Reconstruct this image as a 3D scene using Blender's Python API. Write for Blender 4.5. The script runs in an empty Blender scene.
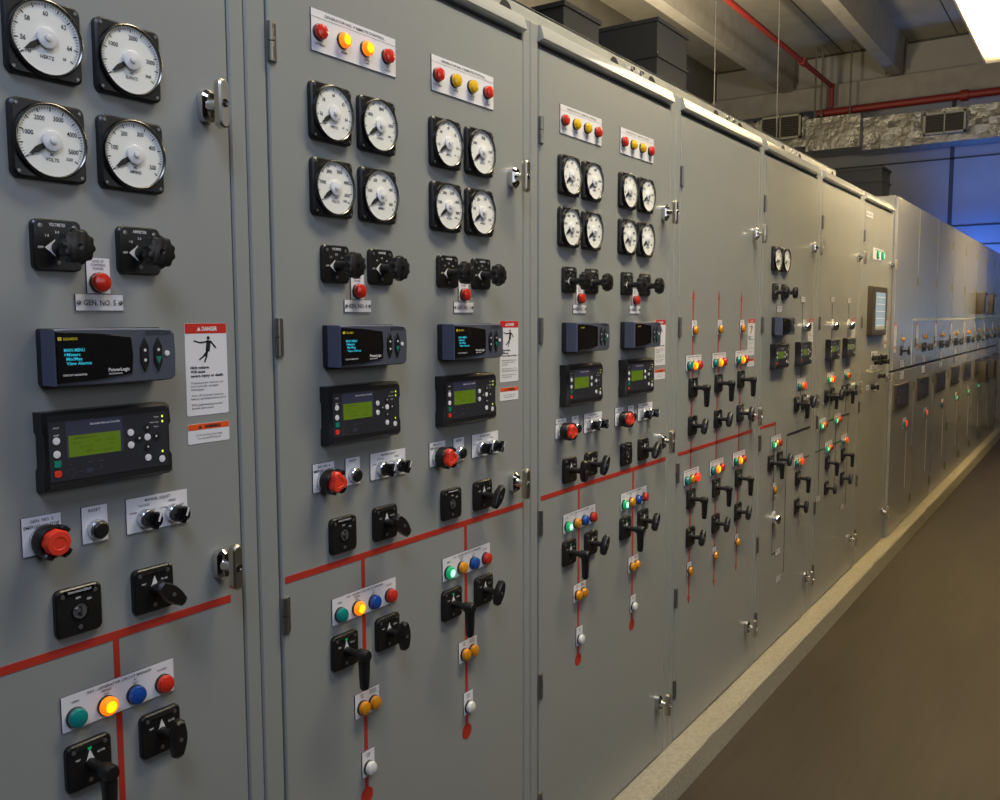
import bpy, bmesh, math, random
from mathutils import Vector, Matrix
random.seed(7)
SC = bpy.context.scene
COL = SC.collection
PI = math.pi

# ------------------------------------------------------------------ materials
def lin(c):
    c = c / 255.0
    return c / 12.92 if c <= 0.04045 else ((c + 0.055) / 1.055) ** 2.4
def rgb(h):
    return tuple(lin(int(h[i:i + 2], 16)) for i in (0, 2, 4)) + (1.0,)
M = {}
def mat(name, col, rough=0.5, metal=0.0, spec=0.5, emit=None, es=0.0, coat=0.0, noise=None, bump=None, colvar=None, rvar=None):
    """noise scale / bump strength / colour variation are optional procedural detail"""
    m = bpy.data.materials.new(name); m.use_nodes = True
    nt = m.node_tree; b = nt.nodes['Principled BSDF']
    b.inputs['Base Color'].default_value = rgb(col)
    b.inputs['Roughness'].default_value = rough
    b.inputs['Metallic'].default_value = metal
    b.inputs['Specular IOR Level'].default_value = spec
    b.inputs['Coat Weight'].default_value = coat
    if emit:
        b.inputs['Emission Color'].default_value = rgb(emit); b.inputs['Emission Strength'].default_value = es
    if noise:
        tc = nt.nodes.new('ShaderNodeTexCoord'); nz = nt.nodes.new('ShaderNodeTexNoise')
        mp = nt.nodes.new('ShaderNodeMapping'); nt.links.new(tc.outputs['Object'], mp.inputs[0])
        sc = noise if isinstance(noise, tuple) else (noise,) * 3
        mp.inputs['Scale'].default_value = sc
        nt.links.new(mp.outputs[0], nz.inputs['Vector']); nz.inputs['Scale'].default_value = 1.0
        nz.inputs['Detail'].default_value = 6.0
        if bump:
            bp = nt.nodes.new('ShaderNodeBump'); bp.inputs['Strength'].default_value = bump[0]; bp.inputs['Distance'].default_value = bump[1]
            nt.links.new(nz.outputs['Fac'], bp.inputs['Height']); nt.links.new(bp.outputs[0], b.inputs['Normal'])
        if colvar:
            mx = nt.nodes.new('ShaderNodeMix'); mx.data_type = 'RGBA'
            rp = nt.nodes.new('ShaderNodeMapRange'); rp.inputs[1].default_value = 0.35; rp.inputs[2].default_value = 0.65
            nt.links.new(nz.outputs['Fac'], rp.inputs[0]); nt.links.new(rp.outputs[0], mx.inputs[0])
            mx.inputs[6].default_value = rgb(col); mx.inputs[7].default_value = rgb(colvar)
            nt.links.new(mx.outputs[2], b.inputs['Base Color'])
        if rvar:
            r2 = nt.nodes.new('ShaderNodeMapRange'); r2.inputs[1].default_value = 0.3; r2.inputs[2].default_value = 0.7
            r2.inputs[3].default_value = rvar[0]; r2.inputs[4].default_value = rvar[1]
            nt.links.new(nz.outputs['Fac'], r2.inputs[0]); nt.links.new(r2.outputs[0], b.inputs['Roughness'])
    M[name] = m
    return m
mat('paint', '8D8F8C', 0.36, spec=0.55, noise=(3, 3, 3), rvar=(0.31, 0.40))
mat('paint_side', '7C7E7B', 0.5)
mat('steel_skin', 'A4A5A5', 0.24, spec=.9, metal=0.35)
mat('rail_paint', '9A9B95', 0.42, noise=8, colvar='92938D')
mat('lip_lit', 'ABABA5', 0.16, spec=0.9, coat=.6)  # cabinet paint made lighter, standing in for lamp reflection on the hood
mat('gap', '151515', 0.8)
mat('black', '191817', 0.33, noise=40, rvar=(0.28, 0.42))
mat('black_gloss', '121113', 0.14)
mat('black_matte', '141414', 0.6)
mat('plate_edge', '4A3A55', 0.5)
mat('plate', 'DDDCE0', 0.42)
mat('ink', '27272C', 0.6)
mat('ink_dark', '141416', 0.6)
mat('white_ink', 'D8D8D8', 0.5)
mat('dial', 'E4E4DE', 0.5)
mat('dial_hub', 'DCDCDC', 0.3)
mat('rim', '6B6862', 0.22, metal=0.85)
mat('chrome', 'D6D4D2', 0.09, metal=1.0)
mat('handle_metal', 'C9C2B0', 0.34, metal=1.0)
mat('hinge_metal', '98938A', 0.3, metal=0.9)
mat('hinge_brass', '6E6848', 0.4, metal=0.7)
mat('silver', 'C9CCD0', 0.22, metal=0.9)
mat('screw', '8E8E8C', 0.3, metal=0.8)
mat('red_line', 'B03122', 0.45)
mat('black_line', '2E2C28', 0.5)
mat('green_line', '23603A', 0.5)
mat('white_line', 'CDCCC2', 0.5)
mat('red', 'C6281C', 0.28)
mat('red_cap', 'DD3A25', 0.38)
mat('lens_red', 'C92F20', 0.2, coat=.4)
mat('lens_red_lit', 'E0301A', 0.2, emit='FF3A20', es=.7)
mat('lens_yellow', 'DDAE14', 0.2, coat=.4)
mat('lens_amber', 'D48A16', 0.22, coat=.4)
mat('lens_blue', '17499E', 0.2, coat=.4)
mat('lens_teal', '0E7F7A', 0.2, coat=.4)
mat('lens_white', 'D5D5D2', 0.25, coat=.4)
mat('lit_yellow_rim', 'FF8A10', 0.3, emit='FF7A08', es=0.9)
mat('lit_yellow', 'FFD820', 0.3, emit='FFD410', es=1.1)
mat('lit_green_rim', '0C8A55', 0.3, emit='10A060', es=0.5)
mat('lit_green', 'A8FFD0', 0.3, emit='A0FFD0', es=1.4)
mat('meter_body', '50566B', 0.42)
mat('meter_front', '484C58', 0.45)
mat('meter_back', '1C1D24', 0.5)
mat('cyan_text', '30C8E0', 0.5, emit='35C4DC', es=0.22)
mat('yellow_text', 'C8B820', 0.5)
mat('button_green', '10806A', 0.4)
mat('controller', '201F20', 0.35)
mat('controller_face', '2A2B31', 0.4)
mat('controller_head', '3A3B50', 0.4)
mat('lcd', '5F7A1E', 0.3, emit='7C9E18', es=0.07)
mat('lcd_ink', '3E5A12', 0.4)
mat('led_yellow', 'D8E840', 0.4, emit='D8F040', es=1.2)
mat('danger_red', 'C32A1E', 0.4)
mat('warn_orange', 'E2571C', 0.4)
mat('concrete', '928D80', 0.85, noise=85, colvar='827D6F', bump=(0.3, 0.004))
mat('screen_glass', '2A2C50', 0.12)
mat('frame_brown', '433B2C', 0.4)
mat('hmi_screen', '8FA3B0', 0.2, emit='8FA8B8', es=0.35)
mat('foil', '98958A', 0.3, metal=0.7, noise=(9, 7, 7), bump=(0.8, 0.05), rvar=(.25, .45))
mat('grille_frame', 'A7A48F', 0.5)
mat('grille_dark', '2C2723', 0.7)
mat('grille_blade', '5C574C', 0.5)
mat('red_pipe', '84281C', 0.5)
mat('beam', '9C968A', 0.85, noise=5, colvar='918B80')
mat('ceiling', 'A29C8C', 0.9, noise=3, colvar='979182')
mat('wall', '6A655A', 0.9, noise=2, colvar='625D52')
mat('wall_back', '9A968C', 0.8, noise=2, colvar='938F86')
mat('caulk', '4A463E', 0.9)
mat('housing', '2A2926', 0.6)
mat('rod', '6B675C', 0.6, metal=.2)
mat('fixture', 'C8C6BE', 0.4)
mat('louver', 'D8D6D0', 0.3, metal=.4)
mat('tube_glow', 'FFFFFF', 0.5, emit='FFDE9A', es=66.0)
mat('blue_glow', 'FFFFFF', 0.5, emit='1038FF', es=1.0)

# floor: dark worn rubber matting with faint streaks along the aisle
def floor_mat():
    m = bpy.data.materials.new('floor_mat'); m.use_nodes = True; nt = m.node_tree; b = nt.nodes['Principled BSDF']
    tc = nt.nodes.new('ShaderNodeTexCoord')
    def nz(scale, det):
        mp = nt.nodes.new('ShaderNodeMapping'); mp.inputs['Scale'].default_value = scale
        n = nt.nodes.new('ShaderNodeTexNoise'); n.inputs['Scale'].default_value = 1; n.inputs['Detail'].default_value = det
        nt.links.new(tc.outputs['Object'], mp.inputs[0]); nt.links.new(mp.outputs[0], n.inputs['Vector']); return n
    a = nz((.9, 3.5, 1), 5); c = nz((60, 60, 60), 2); s = nz((1.2, 30, 1), 6)
    cr = nt.nodes.new('ShaderNodeValToRGB'); cr.color_ramp.elements[0].position = .3; cr.color_ramp.elements[1].position = .72
    cr.color_ramp.elements[0].color = rgb('29241F'); cr.color_ramp.elements[1].color = rgb('39332D')
    mx = nt.nodes.new('ShaderNodeMath'); mx.operation = 'MULTIPLY_ADD'; mx.inputs[1].default_value = .35
    nt.links.new(s.outputs['Fac'], mx.inputs[0])
    m2 = nt.nodes.new('ShaderNodeMath'); m2.operation = 'MULTIPLY'; m2.inputs[1].default_value = .66
    nt.links.new(a.outputs['Fac'], m2.inputs[0]); nt.links.new(m2.outputs[0], mx.inputs[2])
    nt.links.new(mx.outputs[0], cr.inputs[0]); nt.links.new(cr.outputs[0], b.inputs['Base Color'])
    bp = nt.nodes.new('ShaderNodeBump'); bp.inputs['Strength'].default_value = .15; bp.inputs['Distance'].default_value = .002
    nt.links.new(c.outputs['Fac'], bp.inputs['Height']); nt.links.new(bp.outputs[0], b.inputs['Normal'])
    b.inputs['Roughness'].default_value = .55; b.inputs['Specular IOR Level'].default_value = .3
    M['floor'] = m
floor_mat()

# ------------------------------------------------------------------ mesh builder
# local frame of everything on the row: x along the row, z up, d = distance out of the door (towards -y)
_txt = {}
def glyphs(s, bold=0.0):
    k = (s, bold)
    if k not in _txt:
        cu = bpy.data.curves.new('t', 'FONT'); cu.body = s; cu.size = 1; cu.resolution_u = 2; cu.offset = bold
        ob = bpy.data.objects.new('t', cu)
        me = bpy.data.meshes.new_from_object(ob)
        vs = [(v.co.x, v.co.y) for v in me.vertices]; fs = [tuple(p.vertices) for p in me.polygons]
        bpy.data.objects.remove(ob); bpy.data.curves.remove(cu); bpy.data.meshes.remove(me)
        _txt[k] = (vs, fs)
    return _txt[k]
def rrect(cx, cz, w, h, r=0.0, n=4):
    if r <= 0: return [(cx - w / 2, cz - h / 2), (cx + w / 2, cz - h / 2), (cx + w / 2, cz + h / 2), (cx - w / 2, cz + h / 2)]
    out = []
    for sx, sz, a0 in ((1, -1, -90), (1, 1, 0), (-1, 1, 90), (-1, -1, 180)):
        for i in range(n + 1):
            a = math.radians(a0 + 90 * i / n)
            out.append((cx + sx * (w / 2 - r) + r * math.cos(a), cz + sz * (h / 2 - r) + r * math.sin(a)))
    return out
def circ(cx, cz, r, n=20): return [(cx + r * math.cos(2 * PI * i / n), cz + r * math.sin(2 * PI * i / n)) for i in range(n)]
class MB:
    def __init__(s): s.v = []; s.f = []; s.m = []; s.mats = []
    def mi(s, m):
        if m not in s.mats: s.mats.append(m)
        return s.mats.index(m)
    def add(s, vs, fs, m):
        o = len(s.v); s.v += vs; k = s.mi(m)
        for f in fs: s.f.append(tuple(i + o for i in f)); s.m.append(k)
    def prism(s, poly, d0, d1, m, ch=0.0, cap=None, back=True):
        n = len(poly); cx = sum(p[0] for p in poly) / n; cz = sum(p[1] for p in poly) / n
        hw = max(abs(p[0] - cx) for p in poly); hh = max(abs(p[1] - cz) for p in poly)
        rings = [(poly, d0)]
        if ch:
            rings.append((poly, d1 - ch)); rings.append(([(cx + (p[0] - cx) * (1 - ch / hw), cz + (p[1] - cz) * (1 - ch / hh)) for p in poly], d1))
        else: rings.append((poly, d1))
        vs = []; fs = []
        for pl, d in rings: vs += [(p[0], -d, p[1]) for p in pl]
        for r in range(len(rings) - 1):
            for i in range(n):
                a = r * n + i; b = r * n + (i + 1) % n; fs.append((a, b, b + n, a + n))
        if back: fs.append(tuple(reversed(range(n))))
        s.add(vs, fs, m)
        o = (len(rings) - 1) * n
        s.f.append(tuple(len(s.v) - len(vs) + o + i for i in range(n))); s.m.append(s.mi(cap or m))
    def lathe(s, prof, m, n=20, cx=0, cz=0):
        vs = []; fs = []; idx = []
        for r, d in prof:
            if r <= 1e-7: idx.append([len(vs)]); vs.append((cx, -d, cz))
            else:
                idx.append(list(range(len(vs), len(vs) + n)))
                vs += [(cx + r * math.cos(2 * PI * i / n), -d, cz + r * math.sin(2 * PI * i / n)) for i in range(n)]
        for a, b in zip(idx, idx[1:]):
            for i in range(n):
                j = (i + 1) % n
                if len(a) == 1 and len(b) == 1: break
                if len(a) == 1: fs.append((a[0], b[j], b[i]))
                elif len(b) == 1: fs.append((a[i], a[j], b[0]))
                else: fs.append((a[i], a[j], b[j], b[i]))
        s.add(vs, fs, m)
    def box(s, x0, x1, y0, y1, z0, z1, m):
        vs = [(x, y, z) for x in (x0, x1) for y in (y0, y1) for z in (z0, z1)]
        s.add(vs, [(0, 1, 3, 2), (4, 6, 7, 5), (0, 4, 5, 1), (2, 3, 7, 6), (0, 2, 6, 4), (1, 5, 7, 3)], m)
    def hexa(s, vs, m):
        s.add(vs, [(0, 1, 3, 2), (4, 6, 7, 5), (0, 4, 5, 1), (2, 3, 7, 6), (0, 2, 6, 4), (1, 5, 7, 3)], m)
    def extr_x(s, prof, x0, x1, m):            # prof: list of (y,z)
        n = len(prof); vs = [(x0, y, z) for y, z in prof] + [(x1, y, z) for y, z in prof]
        fs = [(i, (i + 1) % n, n + (i + 1) % n, n + i) for i in range(n)] + [tuple(range(n)), tuple(range(n, 2 * n))]
        s.add(vs, fs, m)
    def tube(s, p0, p1, r, m, n=12, r1=None):
        p0 = Vector(p0); p1 = Vector(p1); ax = (p1 - p0).normalized()
        u = ax.cross(Vector((0, 0, 1)) if abs(ax.z) < .9 else Vector((1, 0, 0))).normalized(); w = ax.cross(u)
        r1 = r if r1 is None else r1
        vs = []
        for p, rr in ((p0, r), (p1, r1)): vs += [tuple(p + rr * (math.cos(2 * PI * i / n) * u + math.sin(2 * PI * i / n) * w)) for i in range(n)]
        fs = [(i, (i + 1) % n, n + (i + 1) % n, n + i) for i in range(n)] + [tuple(range(n)), tuple(range(n, 2 * n))]
        s.add(vs, fs, m)
    def flat(s, poly, d, m): s.add([(p[0], -d, p[1]) for p in poly], [tuple(range(len(poly)))], m)
    def text(s, t, x, z, d, h, m, w=None, bold=0.02, align='c'):
        vs, fs = glyphs(t, bold)
        if not vs: return
        x0 = min(v[0] for v in vs); x1 = max(v[0] for v in vs)
        sz = h / 0.72; sx = sz if w is None else w / (x1 - x0)
        off = {'c': (x0 + x1) / 2, 'l': x0, 'r': x1}[align]
        s.add([(x + (a - off) * sx, -d, z + (b - .36) * sz) for a, b in vs], fs, m)
    def mesh(s, name, ang=35):
        me = bpy.data.meshes.new(name); me.from_pydata(s.v, [], s.f)
        for m in s.mats: me.materials.append(M[m])
        me.polygons.foreach_set('material_index', s.m)
        bm = bmesh.new(); bm.from_mesh(me)
        bmesh.ops.recalc_face_normals(bm, faces=bm.faces)
        # flat printed faces must look outwards
        for f in bm.faces:
            if abs(f.normal.y) > .999 and f.normal.y > 0 and all(len(e.link_faces) == 1 for e in f.edges): f.normal_flip()
        bm.to_mesh(me); bm.free()
        me.polygons.foreach_set('use_smooth', [True] * len(me.polygons))
        me.set_sharp_from_angle(angle=math.radians(ang)); me.update()
        return me

# ------------------------------------------------------------------ objects
WL = {}
def node(name, data, loc, parent=None, roty=0.0, label=None):
    o = bpy.data.objects.new(name, data); COL.objects.link(o)
    if parent is not None:
        o.parent = parent; o.location = Vector(loc) - WL[parent.name]
    else: o.location = loc
    WL[o.name] = Vector(loc)
    if roty: o.rotation_euler = (0, roty, 0)
    if label: o['label'] = label
    return o
def thing(name, loc, label, cat, group=None, data=None):
    o = node(name, data, loc); o['label'] = label; o['category'] = cat
    if group: o['group'] = group
    return o
def structure(name, mb, loc=(0, 0, 0), ang=35):
    o = node(name, mb.mesh(name, ang), loc); o['kind'] = 'structure'; return o
CACHE = {}
def shared(key, fn):
    if key not in CACHE: CACHE[key] = fn().mesh(key)
    return CACHE[key]

# ---- small shared meshes
SCALE0 = 215.0
GK = {'hertz': ([('54', 222), ('56', 190), ('58', 141), ('60', 90), ('62', 40), ('64', -10), ('66', -42)], 'HERTZ', None),
      'kilowatts': ([('0', 215), ('1000', 148), ('2000', 82), ('3000', 8), ('3500', -32)], 'KILOWATTS', 'AC'),
      'volts': ([('0', 215), ('1000', 166), ('2000', 118), ('3000', 70), ('4000', 24), ('5000', -18), ('5250', -40)], 'VOLTS', 'AC'),
      'amperes': ([('0', 215), ('100', 168), ('200', 120), ('300', 72), ('400', 26), ('500', -26)], 'AMPERES', 'AC')}
def gauge_body():
    m = MB(); m.prism(rrect(0, 0, .107, .107, .010), 0, .012, 'black', .003)
    m.lathe([(.0525, .011), (.0525, .0175), (.0512, .0195)], 'black_gloss', 40)
    m.lathe([(.0512, .0195), (.0500, .0200), (.0488, .0190), (.0485, .0145)], 'rim', 40)
    for sx in (-1, 1):
        for sz in (-1, 1): m.lathe([(.0026, .0115), (.0026, .0128), (0, .0132)], 'screw', 10, sx * .0455, sz * .0455)
    return m
def gauge_dial(kind):
    m = MB(); m.prism(circ(0, 0, .0490, 40), .0125, .0150, 'dial')
    nums, unit, ac = GK[kind]
    a0, a1 = 215, -35
    for i in range(51):
        a = math.radians(a0 + (a1 - a0) * i / 50); big = i % 5 == 0; r0 = .0405 if big else .0430; r1 = .0462; w = .0008 if big else .00035
        c, s_ = math.cos(a), math.sin(a)
        m.flat([(r0 * c - w * s_, r0 * s_ + w * c), (r0 * c + w * s_, r0 * s_ - w * c), (r1 * c + w * s_, r1 * s_ - w * c), (r1 * c - w * s_, r1 * s_ + w * c)], .0153, 'ink_dark')
    for t, a in nums:
        a = math.radians(a); sm = t in ('54', '66', '3500', '5250')
        m.text(t, .0335 * math.cos(a), .0335 * math.sin(a), .0153, .0042 if sm else .0066, 'ink_dark', w=(.0024 if sm else .0037) * len(t))
    m.text(unit, 0, -.0255, .0153, .0048, 'ink', w=.020)
    if ac: m.text(ac, 0, -.0185, .0153, .0040, 'ink', w=.006)
    return m
def gauge_needle():
    m = MB(); a = math.radians(213); c, s_ = math.cos(a), math.sin(a)
    def P(r, w): return (r * c - w * s_, r * s_ + w * c)
    m.prism([P(.010, -.0035), P(.026, -.0042), P(.0400, 0), P(.026, .0042), P(.010, .0035)], .0165, .0174, 'black_matte')
    m.lathe([(.0145, .0155), (.0145, .0190), (.0135, .0196), (.0050, .0196)], 'dial_hub', 24)
    m.lathe([(.0050, .0196), (.0045, .0220), (0, .0235)], 'dial_hub', 14)
    return m
def sw_plate(kind):
    m = MB(); cx = .036
    m.prism(rrect(cx, 0, .072, .072, .009), 0, .009, 'black', .002)
    for x, z in ((cx - .025, .026), (cx + .025, .026), (cx, -.025)): m.lathe([(.0036, .009), (.0036, .0098), (0, .0104)], 'screw', 10, x, z)
    D_ = .0094
    if kind in ('VOLTMETER', 'AMMETER'):
        m.text(kind, cx, .0285, D_, .0045, 'white_ink', w=.024)
        for t, x, z in (('OFF', -.0255, -.004), ('1-2', -.0155, .013), ('2-3', -.001, .0185), ('3-1', .0145, .013)): m.text(t, cx + x, z, D_, .0034, 'white_ink')
        if kind == 'VOLTMETER' or True:
            m.flat([(cx - .0200, -.004), (cx - .004, -.0165), (cx - .0085, -.004), (cx - .004, .0085)], D_ + .0006, 'white_ink')
    else:
        m.prism(rrect(cx, .0305, .046, .0075, .001), .009, .0104, 'rim', 0)
        m.text(kind, cx, .0305, .0107, .0034, 'ink_dark', w=.036)
        for t, x, z in (('TRIP', -.019, .012), ('CLOSE', .018, .014)): m.text(t, cx + x, z, D_, .0030, 'white_ink')
        if kind in ('BREAKER CONTROL',): m.flat(rrect(cx, .0240, .0065, .0040), D_, 'lit_green_rim')
        m.flat([(cx, .0225), (cx + .0075, .004), (cx + .0045, .0075), (cx, .009), (cx - .0045, .0075), (cx - .0075, .004)], D_ + .0006, 'white_ink')
        m.lathe([(.0088, .009), (.0088, .0125), (.0085, .0145)], 'black', 20, cx, 0)
    return m
def socket_plate():
    m = MB(); cx = .036
    m.prism(rrect(cx, 0, .072, .072, .009), 0, .009, 'black', .002)
    for x, z in ((cx - .025, .026), (cx + .025, .026), (cx, -.025)): m.lathe([(.0036, .009), (.0036, .0098), (0, .0104)], 'screw', 10, x, z)
    m.prism(rrect(cx, .0305, .046, .0075, .001), .009, .0104, 'black_gloss', 0)
    m.text('SYNCHRONIZING', cx, .0305, .0107, .0034, 'white_ink', w=.036)
    for t, x, z in (('OFF', -.002, .020), ('ON', .015, .015)): m.text(t, cx + x, z, .0094, .0034, 'white_ink')
    m.lathe([(.013, .009), (.013, .0105), (.0115, .0105), (.0115, .0092)], 'black_gloss', 22, cx, 0)
    m.lathe([(.0114, .0096), (0, .0096)], 'silver', 22, cx, 0)
    m.prism(rrect(cx, 0, .004, .016, .001), .0096, .0115, 'black_matte')
    m.prism(rrect(cx - .004, .002, .006, .006, .001), .0096, .0125, 'screw')
    return m
def lobed_knob():
    m = MB(); n = 80; L = []
    for i in range(n):
        a = 2 * PI * i / n; r = .0243 + .0014 * math.cos(10 * a); L.append((r * math.cos(a), r * math.sin(a)))
    m.lathe([(.0105, .009), (.0095, .016), (.0080, .046)], 'black', 20)
    def sc(k): return [(x * k, z * k) for x, z in L]
    rings = [(sc(.55), .044), (sc(.95), .047), (L, .050), (L, .0595), (sc(.94), .0630), (sc(.80), .0645)]
    vs = []; fs = []
    for pl, d in rings: vs += [(p[0], -d, p[1]) for p in pl]
    for r in range(len(rings) - 1):
        for i in range(n): a = r * n + i; b = r * n + (i + 1) % n; fs.append((a, b, b + n, a + n))
    fs.append(tuple(reversed(range(n)))); fs.append(tuple(range(5 * n, 6 * n)))
    m.add(vs, fs, 'black'); m.lathe([(.0048, .0643), (.0048, .0651), (.003, .0651), (0, .0643)], 'black_gloss', 14)
    return m
def pistol_grip():
    m = MB()
    m.lathe([(.0085, .009), (.0080, .05)], 'black', 18)
    m.lathe([(.0120, .044), (.0125, .048), (.0125, .064), (.0105, .068), (0, .069)], 'black', 22)
    # tapering lever that hangs from the hub
    rings = []
    for k, (z, hw, d0, d1) in enumerate([(-.002, .0120, .046, .067), (-.020, .0112, .047, .067), (-.045, .0098, .0475, .066), (-.064, .0088, .048, .065), (-.069, .0070, .050, .063)]):
        c = (d0 + d1) / 2; h = (d1 - d0) / 2; rings.append([(hw * math.copysign(abs(math.cos(t)) ** .7, math.cos(t)), -(c + h * math.copysign(abs(math.sin(t)) ** .7, math.sin(t))), z) for t in [2 * PI * i / 16 for i in range(16)]])
    vs = sum(rings, []); fs = []
    for r in range(len(rings) - 1):
        for i in range(16): a = r * 16 + i; b = r * 16 + (i + 1) % 16; fs.append((a, b, b + 16, a + 16))
    fs += [tuple(range(16)), tuple(range(64, 80))]; m.add(vs, fs, 'black')
    return m
def oval_handle():
    m = MB(); m.lathe([(.0085, .009), (.0078, .044)], 'black', 18)
    P = [(0, .031), (.0075, .0285), (.0125, .012), (.0138, 0), (.0125, -.012), (.0075, -.0285), (0, -.031), (-.0075, -.0285), (-.0125, -.012), (-.0138, 0), (-.0125, .012), (-.0075, .0285)]
    def sc(k): return [(x * k, z * k) for x, z in P]
    rings = [(sc(.8), .042), (P, .046), (P, .055), (sc(.86), .059)]
    n = len(P); vs = []; fs = []
    for pl, d in rings: vs += [(p[0], -d, p[1]) for p in pl]
    for r in range(3):
        for i in range(n): a = r * n + i; b = r * n + (i + 1) % n; fs.append((a, b, b + n, a + n))
    fs += [tuple(range(n)), tuple(range(3 * n, 4 * n))]; m.add(vs, fs, 'black')
    m.lathe([(.0035, .0588), (.0035, .0598), (0, .0602)], 'screw', 10)
    return m
LENS = {'red': ('lens_red', 'lens_red'), 'redlit': ('lens_red_lit', 'lens_red_lit'), 'yellow': ('lens_yellow',) * 2, 'amber': ('lens_amber',) * 2, 'blue': ('lens_blue',) * 2,
        'teal': ('lens_teal',) * 2, 'white': ('lens_white',) * 2, 'yellowlit': ('lit_yellow_rim', 'lit_yellow'), 'greenlit': ('lit_green_rim', 'lit_green')}
LNAME = {'red': 'unlit red lamp lens', 'redlit': 'glowing red lamp lens', 'yellow': 'unlit yellow lamp lens', 'amber': 'unlit amber lamp lens', 'blue': 'dark blue lamp lens', 'teal': 'unlit teal green lamp lens',
         'white': 'white lamp lens', 'yellowlit': 'glowing amber lamp lens', 'greenlit': 'glowing green lamp lens'}
def lamp(c, r=.0145):
    m = MB(); a, b = LENS[c]; lit = a != b
    m.lathe([(r * 1.06, .0), (r * 1.06, .004), (r * .98, .005)], 'black', 22)
    m.lathe([(r * .98, .004), (r, .006), (r, .0100), (r * .88, .0130), (r * (.62 if lit else .5), .0146)], a, 22)
    m.lathe([(r * (.62 if lit else .5), .0146), (r * .3, .0152), (0, .0154)], b, 22)
    return m
def plate(w, h, lines, rules=(), screws=False):
    """engraved white plate, origin at its left edge and mid height; lines = (text, x, z, height, width)"""
    m = MB(); m.prism(rrect(w / 2, 0, w, h, .0), 0, .0022, 'plate_edge', .0004, cap='plate')
    for t in lines: m.text(t[0], t[1], t[2], .0026, t[3], 'ink', w=t[4] if len(t) > 4 else None, bold=.012)
    for x0, x1, z in rules: m.flat([(x0, z - .0003), (x1, z - .0003), (x1, z + .0003), (x0, z + .0003)], .0026, 'ink')
    if screws:
        for x in (.005, w - .005): m.lathe([(.0034, .002), (.0034, .0034), (0, .004)], 'screw', 10, x, 0)
    return m
def lamp_row_plate(w, h, title, tags, tz, rule=None):
    L = [(title[0], w / 2, title[1], title[2], title[3])]
    for (t, x) in tags:
        for i, q in enumerate(t.split('/')): L.append((q, x, tz - .0055 * i, .0034))
    return plate(w, h, L, rule or ())
def power_meter():
    m = MB()                           # dark back shell and thicker front half
    W, H = .193, .081
    m.prism(rrect(W / 2, 0, W - .004, H, .004), 0, .018, 'meter_back')
    prof = [(0, -H / 2 + .001), (0, H / 2 - .001), (.03, H / 2), (.165, H / 2 - .001), (.186, H / 2 - .003), (W, H / 2 - .009), (W + .0015, 0), (W, -H / 2 + .006), (.186, -H / 2 + .001), (.165, -H / 2), (.03, -H / 2)]
    m.prism(prof, .016, .050, 'meter_body', .002, cap='meter_front')
    for i in range(13): m.flat(rrect(.143 + i * .0034, .0325, .0014, .0075), .0504, 'meter_back')
    return m
def meter_window():
    m = MB(); P = [(.0015, -.036), (.0015, .036), (.06, .0335), (.117, .0275), (.1195, 0), (.117, -.0265), (.06, -.0335)]
    m.prism(P, .049, .0524, 'black_gloss', .001)
    for i, t in enumerate(['MAIN MENU', '>Meters', ' Min/Max', ' View Alarms']): m.text(t, .011 + (0.004 if i > 1 else 0.001), .0105 - i * .0062, .0528, .0046, 'cyan_text', w=.0034 * len(t.strip()), align='l', bold=.02)
    m.text('SQUARE D', .0115, .0262, .0528, .0036, 'yellow_text', w=.021, align='l'); m.flat(rrect(.0065, .0262, .006, .0048, .001), .0528, 'yellow_text')
    m.text('CIRCUIT MONITOR', .009, -.0245, .0528, .0026, 'white_ink', w=.036, align='l')
    m.text('PowerLogic', .095, -.0195, .0528, .0052, 'white_ink', w=.034); m.text('CIRCUIT MONITOR', .089, -.0255, .0528, .0024, 'white_ink', w=.022)
    return m
def meter_keys():
    m = MB()
    for x in (.139, .162): m.prism([(x, .0265), (x + .0072, .012), (x + .0072, -.012), (x, -.0265), (x - .0072, -.012), (x - .0072, .012)], .049, .0524, 'black', .001)
    for x, z, c in ((.139, .007, 'white_ink'), (.139, -.008, 'white_ink'), (.162, .007, 'white_ink')): m.flat(circ(x, z, .0024, 8), .0528, c)
    m.flat([(.157, -.003), (.167, -.003), (.162, -.015)], .0528, 'button_green')
    m.lathe([(.0042, .049), (.0042, .0515), (0, .052)], 'white_ink', 12, .178, .001)
    return m
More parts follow.
